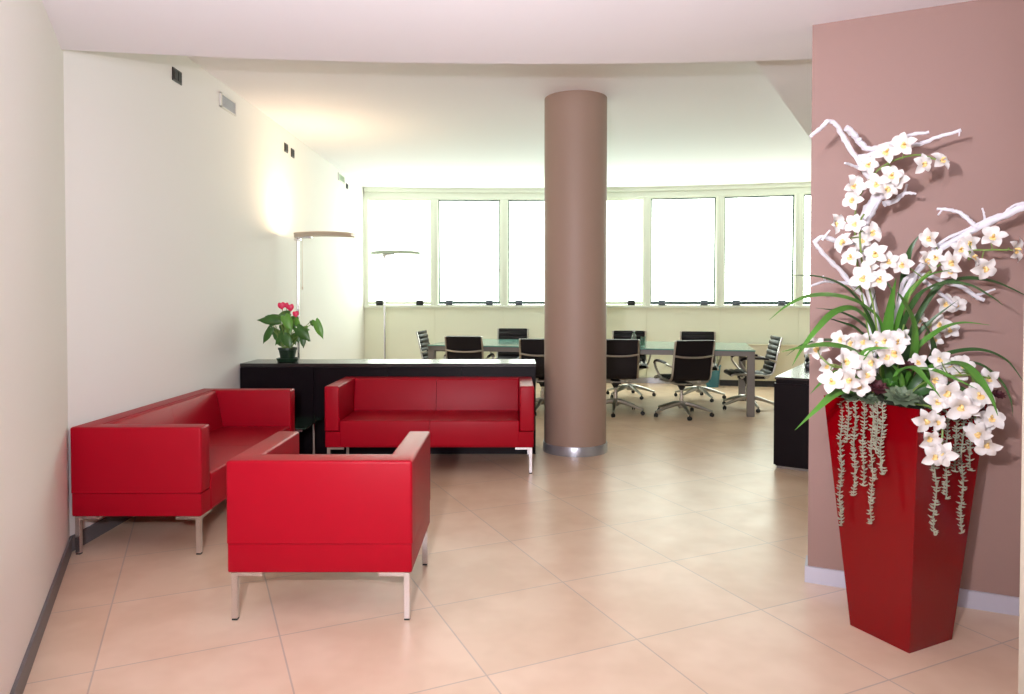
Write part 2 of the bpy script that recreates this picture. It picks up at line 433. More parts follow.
# ------------------------------------------------------------------ glass corner table
t = thing('side_table', 'small dark glass corner table between the two red sofas', 'table', (-1.835, 5.445, 0))
b = B(); box(b, -.30, .30, -.265, .265, .342, .352, .002, 1); obj('tabletop', b, 'glass_dark', t)
b = B()
for s in (-1, 1):
    box(b, -.27, .27, s*.235-.008, s*.235+.008, .322, .342); box(b, s*.235-.008, s*.235+.008, -.235, .235, .322, .342)
obj('rim_frame', b, 'chrome', t)
for sx in (-1, 1):
    for sy in (-1, 1):
        b = B(); tube(b, [(sx*.225, sy*.215, 0), (sx*.225, sy*.215, .342)], .011, 14); obj('leg', b, 'chrome', t, True)

# ------------------------------------------------------------------ divider cabinet
X0, X1, Y0, Y1, HT = -2.292, .20, 5.895, 6.30, .768
t = thing('divider_cabinet', 'long low black cabinet dividing lounge from meeting area', 'cabinet', (X0, Y0, 0))
b = B(); box(b, 0, X1-X0, .004, Y1-Y0, .0, HT-.03); obj('body', b, 'wenge', t)
b = B(); box(b, -.003, X1-X0+.004, -.003, Y1-Y0+.003, HT-.03, HT, .002, 1); obj('top', b, 'wenge_top', t)
for k in range(4):
    w = (X1-X0)/4; b = B(); box(b, k*w+.002, (k+1)*w-.002, -.014, .004, .06, HT-.034, .001, 1); obj('door', b, 'wenge', t)

# ------------------------------------------------------------------ right-hand sideboard
ang = math.atan2(-.52, .85)
t = thing('sideboard', 'black sideboard half hidden by the edge of the taupe wall', 'cabinet', (2.03, 5.41, 0), ang)
b = B(); box(b, .012, .55, .01, 1.75, .02, .69, .001, 1); box(b, .0, .56, .0, 1.76, .03, .66, .002, 1); obj('body', b, 'wenge', t)
b = B(); box(b, .02, .53, .02, 1.7, 0, .02); obj('plinth', b, 'table_grey', t)
b = B(); box(b, .004, .56, .004, 1.76, .69, .71, .002, 1); obj('top', b, 'wenge_top', t)
# telephone on it
ph = P(806, 370, 6.0)
t = thing('telephone', 'black desk telephone on the sideboard beside the taupe wall', 'telephone', (2.62, 6.02, .711), ang+.2)
b = B(); box(b, -.09, .09, -.09, .09, 0, .05, .01, 3)
for v in b.verts: v.co.z += max(0, v.co.z-.01)*(v.co.y+.09)*3
obj('body', b, 'phone', t, True)
b = B(); tube(b, catmull([(-.075, -.08, .075), (-.075, -.04, .10), (-.075, .04, .115), (-.075, .09, .10)], 5), [.018, .016, .012, .011, .012, .016, .018], 10); obj('handset', b, 'phone', t, True)

# ------------------------------------------------------------------ conference table
TA = R(-14); TL, TD = 3.85, 1.35
tm = Matrix.Rotation(TA, 4, 'Z')
tr = Vector((2.69, 7.72, 0))          # near right corner
tc_ = tr + tm @ Vector((-TL/2, TD/2, 0))
t = thing('conference_table', 'long glass-topped meeting table with grey metal legs', 'table', tc_, TA)
b = B(); box(b, -TL/2, TL/2, -TD/2, TD/2, .728, .742, .003, 1); obj('tabletop', b, 'glass_green', t)
b = B()
for s in (-1, 1):
    box(b, -TL/2+.005, TL/2-.005, s*(TD/2-.03)-.02, s*(TD/2-.03)+.02, .672, .728, .003, 1)
    box(b, s*(TL/2-.03)-.02, s*(TL/2-.03)+.02, -TD/2+.03, TD/2-.03, .672, .728, .003, 1)
box(b, -.02, .02, -TD/2+.03, TD/2-.03, .672, .728, .003, 1)
obj('frame', b, 'table_grey', t)
for x in (-TL/2+.045, 0, TL/2-.045):
    for s in (-1, 1):
        b = B(); y = s*(TD/2-.045); box(b, x-.041, x+.041, y-.035, y+.035, 0, .672 if abs(x) < 1 else .728, .003, 1); obj('leg', b, 'table_grey', t)

# things on the table
t = thing('glass_bottle', 'clear greenish glass bottle standing on the meeting table', 'bottle', (1.50, 8.60, .742))
b = B(); lathe(b, [(.026, 0), (.033, .004), (.034, .09), (.028, .115), (.013, .14), (.012, .165), (.015, .17)], 20); obj('body', b, 'tumbler', t, True)
b = B(); lathe(b, [(.016, .168), (.016, .185), (.012, .188)], 16); obj('cap', b, 'plastic_white', t, True)
t = thing('drinking_glass', 'clear tumbler on the meeting table beside the bottle', 'glass', (1.60, 8.55, .742))
b = B(); lathe(b, [(.028, 0), (.034, .11), (.031, .11), (.026, .006)], 20); obj('body', b, 'tumbler', t, True)
t = thing('conference_phone', 'low black phone on the meeting table left of the bottle', 'telephone', (1.30, 8.50, .742), .3)
b = B(); box(b, -.07, .07, -.09, .09, 0, .05, .012, 3); obj('body', b, 'phone', t, True)
b = B(); tube(b, [(-.045, -.085, .062), (-.045, .085, .062)], .014, 10); obj('handset', b, 'phone', t, True)

# waste bin
t = thing('waste_bin', 'blue plastic waste bin on floor behind the meeting table', 'bin', (2.985, 10.40, 0))
b = B(); lathe(b, [(.085, 0), (.115, .30), (.122, .31), (.122, .32), (.110, .32), (.082, .01)], 28); obj('body', b, 'blue', t, True)
b = B(); lathe(b, [(.112, .30), (.124, .305), (.124, .325), (.112, .325)], 28); obj('rim', b, 'blue', t, True)

# ------------------------------------------------------------------ office chairs (front faces +Y)
def make_chair():
    t = thing('office_chair', '', 'chair', (0, 0, 0), 0, 'black leather swivel chairs around the meeting table')
    prof = catmull([(0, .235, .405), (0, .205, .425), (0, .08, .430), (0, -.08, .420), (0, -.18, .418), (0, -.232, .448), (0, -.258, .53), (0, -.285, .66), (0, -.318, .80), (0, -.335, .862)], 8)
    ln = [0]
    for i in range(1, len(prof)): ln.append(ln[-1]+(prof[i]-prof[i-1]).length)
    def sling(i0, i1, name):
        b = B(); rows = []
        for i in range(i0, i1+1):
            p = prof[i]; d = (prof[min(i+1, len(prof)-1)]-prof[max(i-1, 0)]).normalized(); n = Vector((0, d.z, -d.y))
            if n.dot(Vector((0, 1, 1))) < 0: n = -n
            th = .010+.014*abs(sin(pi*ln[i]/.062))**.6
            rows.append([b.verts.new((-.212, *(p+n*th*.4).yz)), b.verts.new((-.19, *(p+n*th).yz)), b.verts.new((.19, *(p+n*th).yz)), b.verts.new((.212, *(p+n*th*.4).yz)),
                         b.verts.new((.212, *(p-n*.008).yz)), b.verts.new((-.212, *(p-n*.008).yz))])
        for i in range(len(rows)-1):
            for k in range(6): b.faces.new((rows[i][k], rows[i][(k+1) % 6], rows[i+1][(k+1) % 6], rows[i+1][k]))
        b.faces.new(rows[0]); b.faces.new(rows[-1][::-1])
        return obj(name, b, 'leather_black', t, True)
    # finer profile for the ribs
    q = []
    for i in range(len(prof)-1):
        for k in range(3): q.append(prof[i].lerp(prof[i+1], k/3))
    q.append(prof[-1]); prof[:] = q; ln[:] = [0]
    for i in range(1, len(prof)): ln.append(ln[-1]+(prof[i]-prof[i-1]).length)
    cut = min(range(len(prof)), key=lambda i: (prof[i]-Vector((0, -.205, .428))).length)
    sling(0, cut, 'seat'); sling(cut, len(prof)-1, 'backrest')
    for s in (-1, 1):
        b = B(); tube(b, [Vector((s*.224, p.y, p.z)) for p in prof[::3]], .0115, 8); obj('side_rail', b, 'alu', t, True)
        ap = catmull([(s*.226, -.268, .575), (s*.262, -.24, .592), (s*.272, -.12, .612), (s*.272, .05, .615), (s*.268, .13, .59), (s*.262, .12, .54), (s*.245, .06, .46), (s*.226, .02, .425)], 5)
        b = B(); tube(b, ap, .0115, 8, flat=1.1); a = obj('armrest', b, 'alu', t, True)
        b = B(); tube(b, [p+Vector((0, 0, .006)) for p in ap[8:22]], .016, 8); obj('arm_pad', b, 'leather_black', a, True)
    b = B(); tube(b, catmull([(-.224, -.298, .695), (-.12, -.322, .682), (0, -.330, .678), (.12, -.322, .682), (.224, -.298, .695)], 5), .0115, 8); obj('back_crossbar', b, 'alu', t, True)
    b = B()
    for y in (-.19, .09): tube(b, catmull([(-.224, y, .405), (-.12, y, .378), (.12, y, .378), (.224, y, .405)], 5), .011, 8)
    obj('seat_crossbar', b, 'alu', t, True)
    b = B(); box(b, -.05, .05, -.20, .11, .355, .385, .008, 2); lathe(b, [(.022, .29), (.045, .335), (.055, .356)], 20); obj('tilt_mechanism', b, 'rubber', t, True)
    b = B(); lathe(b, [(.026, .09), (.026, .24), (.017, .24), (.017, .32)], 20); obj('gas_lift', b, 'chrome', t, True)
    b = B(); lathe(b, [(.034, .085), (.042, .10), (.042, .145), (.030, .165)], 20); obj('hub', b, 'alu', t, True)
    for k in range(5):
        a = -pi/2-.17+2*pi*k/5; dx, dy = cos(a), sin(a)
        b = B(); n = 7
        tube(b, [(dx*r_, dy*r_, z) for r_, z in ((.03, .136), (.08, .132), (.16, .112), (.24, .088), (.30, .068), (.335, .060))], [.027, .026, .022, .018, .015, .013], 8)
        lg = obj('base_leg', b, 'alu', t, True)
        b = B(); m2 = Matrix.Translation((dx*.328, dy*.328, .022)) @ Matrix.Rotation(a+.6, 4, 'Z') @ Matrix.Rotation(pi/2, 4, 'X')
        for o_ in (-.018, .004):
            w = bmesh.new(); lathe(w, [(.017, o_), (.022, o_+.003), (.022, o_+.011), (.017, o_+.014)], 16); bmesh.ops.transform(w, matrix=m2, verts=w.verts); join(b, w)
        tube(b, [(dx*.328, dy*.328, .025), (dx*.328, dy*.328, .058)], .008, 8)
        obj('castor', b, 'rubber', lg, True)
    return t
chairs = [
    (-.52, 8.66, -10, 'black chair with back to us behind the divider, second from left of table'),
    (-.93, 9.66, -99, 'leftmost black ribbed chair at the far left end of the table'),
    (-.03, 10.12, 172, 'black chair on the window side, just left of the column'),
    (.355, 8.12, -8, 'black chair with back to us, partly hidden by the left of the column'),
    (1.19, 8.03, -3, 'black chair with back to us, just right of the column'),
    (1.905, 7.84, 11, 'black chair with back to us nearest the camera, right half of table'),
    (1.58, 9.38, 172, 'black chair on the window side, just right of the column behind the bottle'),
    (2.45, 9.16, 168, 'black chair on the window side, right half of table'),
    (2.82, 8.36, 84, 'black chair side-on at the right end of the table'),
]
c0 = make_chair()
for i, (x, y, a, lb) in enumerate(chairs):
    if i == 0: c0.location = (x, y, 0); c0.rotation_euler = (0, 0, R(a)); c0['label'] = lb
    else: dup(c0, (x, y, 0), R(a), lb)

# ------------------------------------------------------------------ floor lamps
def floor_lamp(x, y, h, L, mm, label, cord, off=.035, rz=0):
    t = thing('floor_lamp', label, 'floor lamp', (x, y, 0), rz, 'tall uplighter floor lamps')
    b = B(); lathe(b, [(.15, 0), (.15, .012), (.14, .018), (.03, .022)], 40); obj('base', b, 'chrome', t, True)
    b = B(); tube(b, [(0, 0, .018), (0, 0, h-.03)], .0135, 16); obj('pole', b, 'chrome', t, True)
    b = B(); box(b, -.03, .03, -.03, .03, h-.045, h-.02, .008, 3); box(b, -.02, .14, -.03, .03, h-.022, h+.002, .008, 3); obj('head_bracket', b, 'chrome', t, True)
    # shallow open trough, rounded ends
    b = B(); n = 28; rows = []
    for i in range(n+1):
        u = i/n; xx = -off+u*L; w = .13*math.sqrt(max(.0, 1-(2*u-1)**6))+.012
        zc = .012*sin(pi*u)
        sec = [(-w, .022+zc), (-w*.75, -.004+zc), (0, -.016+zc), (w*.75, -.004+zc), (w, .022+zc), (w*.96, .026+zc), (w*.7, .004+zc), (0, -.006+zc), (-w*.7, .004+zc), (-w*.96, .026+zc)]
        rows.append([b.verts.new((xx, yy, h+zz)) for yy, zz in sec])
    for i in range(n):
        for k in range(10): b.faces.new((rows[i][k], rows[i][(k+1) % 10], rows[i+1][(k+1) % 10], rows[i+1][k]))
    b.faces.new(rows[0]); b.faces.new(rows[-1][::-1])
    obj('lamp_shade', b, mm, t, True)
    if cord:
        b = B(); tube(b, [(.045, 0, h-.02), (.045, 0, h-.50)], .0022, 6); c = obj('pull_cord', b, 'lamp_shade', t)
        b = B(); lathe(b, [(.004, h-.53), (.008, h-.52), (.008, h-.50), (.003, h-.495)], 12, (.045, 0)); obj('pull_knob', b, 'lamp_shade', c, True)
    return t
floor_lamp(-2.115, 6.92, 1.93, .60, 'lamp_shade', 'lit tall uplighter floor lamp behind the divider cabinet', True)
floor_lamp(-1.77, 9.72, 1.935, .70, 'lamp_white', 'distant pale floor lamp in front of the first window', False, .19)

# ------------------------------------------------------------------ potted anthurium on the divider
def leaf_shape(bm, base, tip, w, face=Vector((0, -1, .3)), curl=.15):
    base, tip = Vector(base), Vector(tip); d = tip-base; L = d.length; d.normalize()
    s = d.cross(face).normalized(); n = s.cross(d).normalized()
    if n.dot(face) < 0: n = -n
    N = 9; rows = []
    for i in range(N+1):
        u = i/N
        ww = w*(sin(pi*min(1, u*.62+.30))**.9 if u > .0 else .62)*(1 if u < .55 else (1-((u-.55)/.45)**1.6))
        c = base + d*L*u + n*(-curl*L*u*u)
        back = -d*L*.14*(1-u)**3
        rows.append([bm.verts.new(c - s*ww + n*ww*-.25 + back), bm.verts.new(c - s*ww*.5 + n*ww*.05 + back*.6), bm.verts.new(c), bm.verts.new(c + s*ww*.5 + n*ww*.05 + back*.6), bm.verts.new(c + s*ww - n*ww*.25 + back)])
    for i in range(N):
        for k in range(4): bm.faces.new((rows[i][k], rows[i][k+1], rows[i+1][k+1], rows[i+1][k]))
    return bm
def Q(cx, cy, Y): return P(240+cx/7.71, 290+cy/7.71, Y)
pc = Vector((-1.935, 6.03, HT))
t = thing('potted_plant', 'pink-flowered leafy pot plant in dark green pot on the divider', 'plant', pc)
b = B(); lathe(b, [(.06, 0), (.085, .004), (.095, .035), (.090, .036), (.078, .010)], 32); obj('saucer', b, 'pot_green', t, True)
b = B(); lathe(b, [(.055, .008), (.074, .105), (.080, .108), (.080, .125), (.070, .125), (.066, .10)], 32); pot = obj('pot', b, 'pot_green', t, True)
b = B(); lathe(b, [(.067, .095), (.05, .108), (.0, .112)], 20); obj('soil', b, 'soil', t, True)
root0 = pc + Vector((0, 0, .10))
def loc(v): return Vector(v)-pc
for i, (bx, by, tx, ty, w, yy, mm) in enumerate([
        (300, 235, 122, 228, 34, 5.98, 'anth'), (310, 210, 190, 196, 22, 6.08, 'anth'), (235, 292, 165, 412, 34, 5.98, 'anth'),
        (250, 300, 290, 360, 26, 6.1, 'anth'), (335, 330, 262, 425, 30, 6.0, 'anth'), (345, 200, 400, 312, 40, 5.97, 'anth2'),
        (382, 178, 290, 190, 26, 6.02, 'anth'), (425, 225, 455, 295, 24, 6.05, 'anth2'), (440, 290, 540, 395, 40, 5.98, 'anth'),
        (480, 340, 488, 450, 24, 6.0, 'anth'), (345, 350, 385, 450, 40, 5.97, 'anth'), (582, 238, 636, 378, 32, 6.0, 'anth2'),
        (548, 238, 560, 280, 13, 6.05, 'anth'), (300, 310, 262, 362, 24, 6.12, 'anth'), (400, 345, 425, 425, 28, 6.08, 'anth'),
        (520, 295, 420, 320, 24, 6.1, 'anth2'), (320, 270, 350, 330, 26, 6.12, 'anth'), (250, 240, 235, 290, 22, 6.12, 'anth'),
        (330, 215, 255, 215, 30, 6.05, 'anth'), (210, 205, 260, 270, 22, 6.1, 'anth'), (390, 230, 420, 320, 26, 6.08, 'anth'),
        (470, 300, 520, 320, 28, 6.08, 'anth'), (500, 330, 530, 400, 22, 6.12, 'anth'), (300, 380, 330, 440, 26, 6.1, 'anth'),
        (410, 200, 455, 245, 22, 6.1, 'anth'), (375, 280, 340, 380, 30, 6.04, 'anth2'), (440, 330, 450, 410, 26, 6.04, 'anth'), (270, 330, 290, 400, 24, 6.13, 'anth')]):
    p0, p1 = Q(bx, by, yy), Q(tx, ty, yy-.03)
    b = B(); leaf_shape(b, loc(p0), loc(p1), w/7.71*6/700, Vector((random.uniform(-.3, .3), -1, random.uniform(.1, .7)))); lf = obj('leaf', b, mm, t, True)
    b = B(); r0 = root0 + Vector((random.uniform(-.03, .03), random.uniform(-.03, .03), 0))
    tube(b, [loc(p) for p in catmull([r0, (r0+p0)/2+Vector((0, 0, .03)), p0], 5)], .003, 6); obj('leaf_stem', b, 'stem', lf, True)
for (fx, fy, r_, yy) in [(320, 122, .027, 6.0), (388, 136, .026, 5.98), (430, 185, .022, 5.99), (355, 118, .020, 6.08)]:
    p0 = Q(fx, fy, yy)
    b = B(); leaf_shape(b, loc(p0+Vector((-.004, 0, r_*.9))), loc(p0+Vector((.006, -.01, -r_*1.2))), r_*1.15, Vector((.1, -1, .5)), .3); fl = obj('flower', b, 'pink', t, True)
    b = B(); tube(b, [loc(p) for p in catmull([root0, (root0+p0)/2+Vector((0, 0, .02)), p0+Vector((0, .012, 0))], 5)], .0028, 6); obj('flower_stem', b, 'stem', fl, True)
# ------------------------------------------------------------------ red planter
u2 = Vector((.9, .43)).normalized(); v2 = Vector((-u2.y, u2.x)); pcn = Vector((1.535, 2.742)); PH = .925
pang = math.atan2(u2.y, u2.x)
t = thing('planter', 'tall tapered glossy red planter in front of the taupe wall', 'planter', (pcn.x, pcn.y, 0), pang)
def frus(bm, a0, a1, z0, z1):
    q = bmesh.new(); lo = [q.verts.new((sx*a0/2, sy*a0/2, z0)) for sx, sy in ((-1, -1), (1, -1), (1, 1), (-1, 1))]
    hi = [q.verts.new((sx*a1/2, sy*a1/2, z1)) for sx, sy in ((-1, -1), (1, -1), (1, 1), (-1, 1))]
    q.faces.new(lo[::-1])
    for i in range(4): q.faces.new((lo[i], lo[(i+1) % 4], hi[(i+1) % 4], hi[i]))
    ins = [q.verts.new((v.co.x*.95, v.co.y*.95, z1)) for v in hi]; bot = [q.verts.new((v.co.x*.93, v.co.y*.93, z1-.06)) for v in hi]
    for i in range(4):
        q.faces.new((hi[i], hi[(i+1) % 4], ins[(i+1) % 4], ins[i])); q.faces.new((ins[i], ins[(i+1) % 4], bot[(i+1) % 4], bot[i]))
    q.faces.new(bot)
    eds = [e for e in q.edges if abs(e.verts[0].co.z-e.verts[1].co.z) > .5]
    bmesh.ops.bevel(q, geom=eds, offset=.004, segments=3, profile=.5, affect='EDGES')
    join(bm, q)
PT = .405
b = B(); frus(b, .255, PT, 0, PH); obj('body', b, 'lacquer', t)
b = B(); n = 16; gr = [[b.verts.new(((i/n-.5)*.372, (j/n-.5)*.372, PH-.025+.065*math.sqrt(max(0, sin(pi*i/n)*sin(pi*j/n)))+random.uniform(-.010, .010))) for j in range(n+1)] for i in range(n+1)]
for i in range(n):
    for j in range(n): b.faces.new((gr[i][j], gr[i+1][j], gr[i+1][j+1], gr[i][j+1]))
obj('moss_shade', b, 'soil', t, True)  # moss raised and darkened to double as shade between the leaves
RIM = PH-.01
rootp = Vector((pcn.x, pcn.y, RIM))
DY = 2.70    # usual distance of the arrangement

def rel(t, v): return Vector(v)-Vector(t.location)

# ---- white painted branches
def branch(name, label, limbs):
    base = limbs[0][0][0]; base = P(*base) if len(base) == 3 else base
    t = thing(name, label, 'branch', base, 0, 'white painted branches in the planter')
    for k, (pts, r0, r1) in enumerate(limbs):
        w = catmull([P(*p) for p in pts], 5)
        # knotty outline
        w = [p + Vector((random.uniform(-1, 1), random.uniform(-1, 1), random.uniform(-1, 1)))*r0*.16*(0 < i < len(w)-1) for i, p in enumerate(w)]
        b = B(); rr = [r*(1+random.uniform(-.10, .18)) for r in ramp(r0, r1, len(w))]
        tube(b, [rel(t, p) for p in w], rr, 9, jit=.10)
        obj('trunk' if k == 0 else 'limb', b, 'branch', t, True)
branch('white_branch', 'tall forked white branch at the upper left of the planter', [
    ([(884, 398, 2.76), (880, 345, 2.78), (870, 290, 2.80), (862, 250, 2.78), (866, 218, 2.76), (880, 194, 2.74)], .011, .021),
    ([(862, 226, 2.77), (872, 205, 2.75), (884, 192, 2.74), (893, 186, 2.74)], .020, .020),
    ([(880, 196, 2.74), (868, 176, 2.72), (858, 160, 2.72), (846, 142, 2.70), (838, 128, 2.68), (829, 121, 2.66), (822, 127, 2.65), (811, 136, 2.62)], .012, .007),
    ([(884, 192, 2.74), (872, 181, 2.72), (862, 170, 2.72), (852, 165, 2.70), (845, 163, 2.68)], .008, .004),
    ([(846, 128, 2.70), (853, 134, 2.71), (860, 142, 2.72), (868, 149, 2.72), (880, 147, 2.72), (898, 141, 2.70), (912, 135, 2.70), (929, 132, 2.68)], .013, .006),
    ([(858, 158, 2.72), (870, 155, 2.71), (892, 147, 2.70), (915, 145, 2.68), (938, 137, 2.66), (961, 130, 2.62)], .011, .006),
    ([(884, 204, 2.75), (896, 200, 2.74), (905, 193, 2.73), (916, 194, 2.72)], .011, .005),
    ([(904, 194, 2.73), (907, 184, 2.73)], .005, .004),
    ([(960, 130, 2.62), (959, 136, 2.61)], .003, .002)])
branch('white_branch', 'thin crooked white branch reaching left over the planter', [
    ([(882, 396, 2.74), (872, 340, 2.74), (864, 300, 2.74), (850, 283, 2.72), (840, 270, 2.70), (827, 258, 2.68), (818, 247, 2.66), (814, 241, 2.65)], .010, .007),
    ([(814, 242, 2.65), (822, 237, 2.66), (834, 240, 2.68), (850, 243, 2.70), (864, 238, 2.74)], .008, .009),
    ([(822, 240, 2.66), (830, 230, 2.64)], .005, .003),
    ([(854, 285, 2.72), (838, 282, 2.70), (824, 282, 2.67), (811, 286, 2.64)], .006, .004),
    ([(826, 282, 2.67), (823, 276, 2.66)], .004, .003)])
branch('white_branch', 'thick white branch slanting up to the right frame edge', [
    ([(884, 396, 2.80), (886, 345, 2.82), (895, 312, 2.81), (907, 290, 2.78), (918, 270, 2.75), (936, 252, 2.71), (960, 237, 2.66), (985, 224, 2.61), (1010, 213, 2.56), (1034, 203, 2.52)], .010, .013),
    ([(977, 228, 2.62), (970, 221, 2.63), (960, 213, 2.65), (950, 210, 2.67), (937, 209, 2.70)], .009, .005),
    ([(942, 210, 2.69), (938, 215, 2.69)], .004, .003),
    ([(985, 222, 2.61), (984, 214, 2.61), (982, 208, 2.61)], .004, .003),
    ([(932, 250, 2.71), (946, 239, 2.68), (966, 230, 2.64), (990, 218, 2.60), (1003, 214, 2.58)], .006, .005),
    ([(1002, 218, 2.57), (1010, 208, 2.56), (1022, 203, 2.54), (1034, 205, 2.53)], .006, .004)])
branch('white_branch', 'lower white branch drooping right behind the strap leaves', [
    ([(890, 396, 2.84), (893, 350, 2.86), (897, 310, 2.86), (905, 280, 2.84), (924, 275, 2.83), (945, 282, 2.82), (964, 288, 2.80), (976, 297, 2.79), (984, 300, 2.78)], .009, .008),
    ([(974, 296, 2.79), (984, 293, 2.78), (995, 289, 2.77)], .006, .004),
    ([(918, 276, 2.83), (928, 284, 2.82), (942, 295, 2.81), (957, 306, 2.80)], .009, .006)])

# ---- strap-leaved plant
def strap(name, label, leaves, group):
    t = thing(name, label, 'plant', rootp, 0, group)
    for pts, w, mm in leaves:
        w3 = catmull([P(*p) for p in pts], 6)
        b = B(); ribbon(b, [rel(t, p) for p in w3], w*1.12); obj('leaf', b, mm, t, True)
    return t
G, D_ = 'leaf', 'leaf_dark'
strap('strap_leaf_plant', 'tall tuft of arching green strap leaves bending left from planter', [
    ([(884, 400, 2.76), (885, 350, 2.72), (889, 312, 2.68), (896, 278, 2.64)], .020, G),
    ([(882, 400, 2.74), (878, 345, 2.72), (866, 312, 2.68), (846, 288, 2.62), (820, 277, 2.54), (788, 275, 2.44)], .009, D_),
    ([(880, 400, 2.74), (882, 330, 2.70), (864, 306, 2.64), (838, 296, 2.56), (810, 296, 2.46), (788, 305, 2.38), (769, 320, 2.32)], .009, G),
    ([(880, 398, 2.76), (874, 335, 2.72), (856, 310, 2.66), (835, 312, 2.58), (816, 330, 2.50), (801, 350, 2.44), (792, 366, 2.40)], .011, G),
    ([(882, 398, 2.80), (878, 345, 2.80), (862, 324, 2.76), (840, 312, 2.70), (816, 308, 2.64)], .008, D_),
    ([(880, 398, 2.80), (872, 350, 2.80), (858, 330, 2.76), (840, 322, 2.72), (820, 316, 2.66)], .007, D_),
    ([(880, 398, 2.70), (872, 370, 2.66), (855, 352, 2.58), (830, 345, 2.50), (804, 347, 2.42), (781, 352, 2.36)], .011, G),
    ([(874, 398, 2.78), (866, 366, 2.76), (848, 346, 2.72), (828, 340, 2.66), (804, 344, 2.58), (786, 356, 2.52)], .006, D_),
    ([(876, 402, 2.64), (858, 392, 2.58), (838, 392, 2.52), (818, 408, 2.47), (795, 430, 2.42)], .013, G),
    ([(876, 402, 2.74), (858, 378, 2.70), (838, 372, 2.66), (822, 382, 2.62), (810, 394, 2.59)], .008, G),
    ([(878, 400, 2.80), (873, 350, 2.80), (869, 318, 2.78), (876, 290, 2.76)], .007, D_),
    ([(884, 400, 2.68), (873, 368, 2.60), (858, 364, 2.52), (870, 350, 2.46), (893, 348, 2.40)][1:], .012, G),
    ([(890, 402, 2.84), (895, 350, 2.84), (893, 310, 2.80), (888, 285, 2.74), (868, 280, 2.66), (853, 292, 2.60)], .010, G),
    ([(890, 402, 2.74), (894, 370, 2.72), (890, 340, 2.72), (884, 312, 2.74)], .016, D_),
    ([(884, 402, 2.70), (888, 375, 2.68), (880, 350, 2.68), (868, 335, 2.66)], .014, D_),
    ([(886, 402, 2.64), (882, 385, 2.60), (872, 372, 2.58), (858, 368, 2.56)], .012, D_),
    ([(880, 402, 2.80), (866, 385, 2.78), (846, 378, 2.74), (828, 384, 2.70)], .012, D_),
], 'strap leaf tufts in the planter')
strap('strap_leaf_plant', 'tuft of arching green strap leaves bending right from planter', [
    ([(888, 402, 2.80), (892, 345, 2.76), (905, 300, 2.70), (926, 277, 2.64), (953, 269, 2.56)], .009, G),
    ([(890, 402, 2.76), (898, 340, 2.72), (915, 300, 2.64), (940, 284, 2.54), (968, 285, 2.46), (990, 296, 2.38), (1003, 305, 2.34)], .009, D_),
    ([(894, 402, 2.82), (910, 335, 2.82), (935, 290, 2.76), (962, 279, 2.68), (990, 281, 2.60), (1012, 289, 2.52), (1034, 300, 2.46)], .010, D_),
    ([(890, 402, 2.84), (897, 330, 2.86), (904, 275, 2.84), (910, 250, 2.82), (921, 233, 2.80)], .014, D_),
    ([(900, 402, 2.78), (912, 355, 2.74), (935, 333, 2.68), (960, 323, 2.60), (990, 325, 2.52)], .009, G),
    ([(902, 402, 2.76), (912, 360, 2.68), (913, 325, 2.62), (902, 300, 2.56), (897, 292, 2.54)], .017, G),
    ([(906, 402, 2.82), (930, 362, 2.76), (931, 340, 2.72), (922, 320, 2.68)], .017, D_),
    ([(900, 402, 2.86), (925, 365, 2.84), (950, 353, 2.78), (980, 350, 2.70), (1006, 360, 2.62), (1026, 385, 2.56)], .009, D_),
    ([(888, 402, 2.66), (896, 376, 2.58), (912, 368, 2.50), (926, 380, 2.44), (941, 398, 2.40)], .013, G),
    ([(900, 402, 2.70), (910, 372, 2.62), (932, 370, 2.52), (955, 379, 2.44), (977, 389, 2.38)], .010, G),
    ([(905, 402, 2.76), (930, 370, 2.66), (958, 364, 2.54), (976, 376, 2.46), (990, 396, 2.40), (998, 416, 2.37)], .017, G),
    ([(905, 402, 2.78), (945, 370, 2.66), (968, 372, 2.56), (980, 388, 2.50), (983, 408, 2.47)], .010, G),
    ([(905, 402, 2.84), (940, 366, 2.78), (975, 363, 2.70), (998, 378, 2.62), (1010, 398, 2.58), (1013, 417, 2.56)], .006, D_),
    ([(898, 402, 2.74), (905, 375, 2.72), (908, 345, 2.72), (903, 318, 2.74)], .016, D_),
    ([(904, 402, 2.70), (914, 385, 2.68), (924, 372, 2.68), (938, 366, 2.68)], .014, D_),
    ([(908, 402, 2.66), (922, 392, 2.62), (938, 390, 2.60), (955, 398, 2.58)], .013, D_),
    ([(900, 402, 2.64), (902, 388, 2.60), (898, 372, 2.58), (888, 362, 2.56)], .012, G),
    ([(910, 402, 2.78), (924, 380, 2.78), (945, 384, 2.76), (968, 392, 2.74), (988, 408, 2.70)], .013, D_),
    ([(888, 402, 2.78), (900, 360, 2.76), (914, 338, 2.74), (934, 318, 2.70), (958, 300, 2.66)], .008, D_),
], 'strap leaf tufts in the planter')

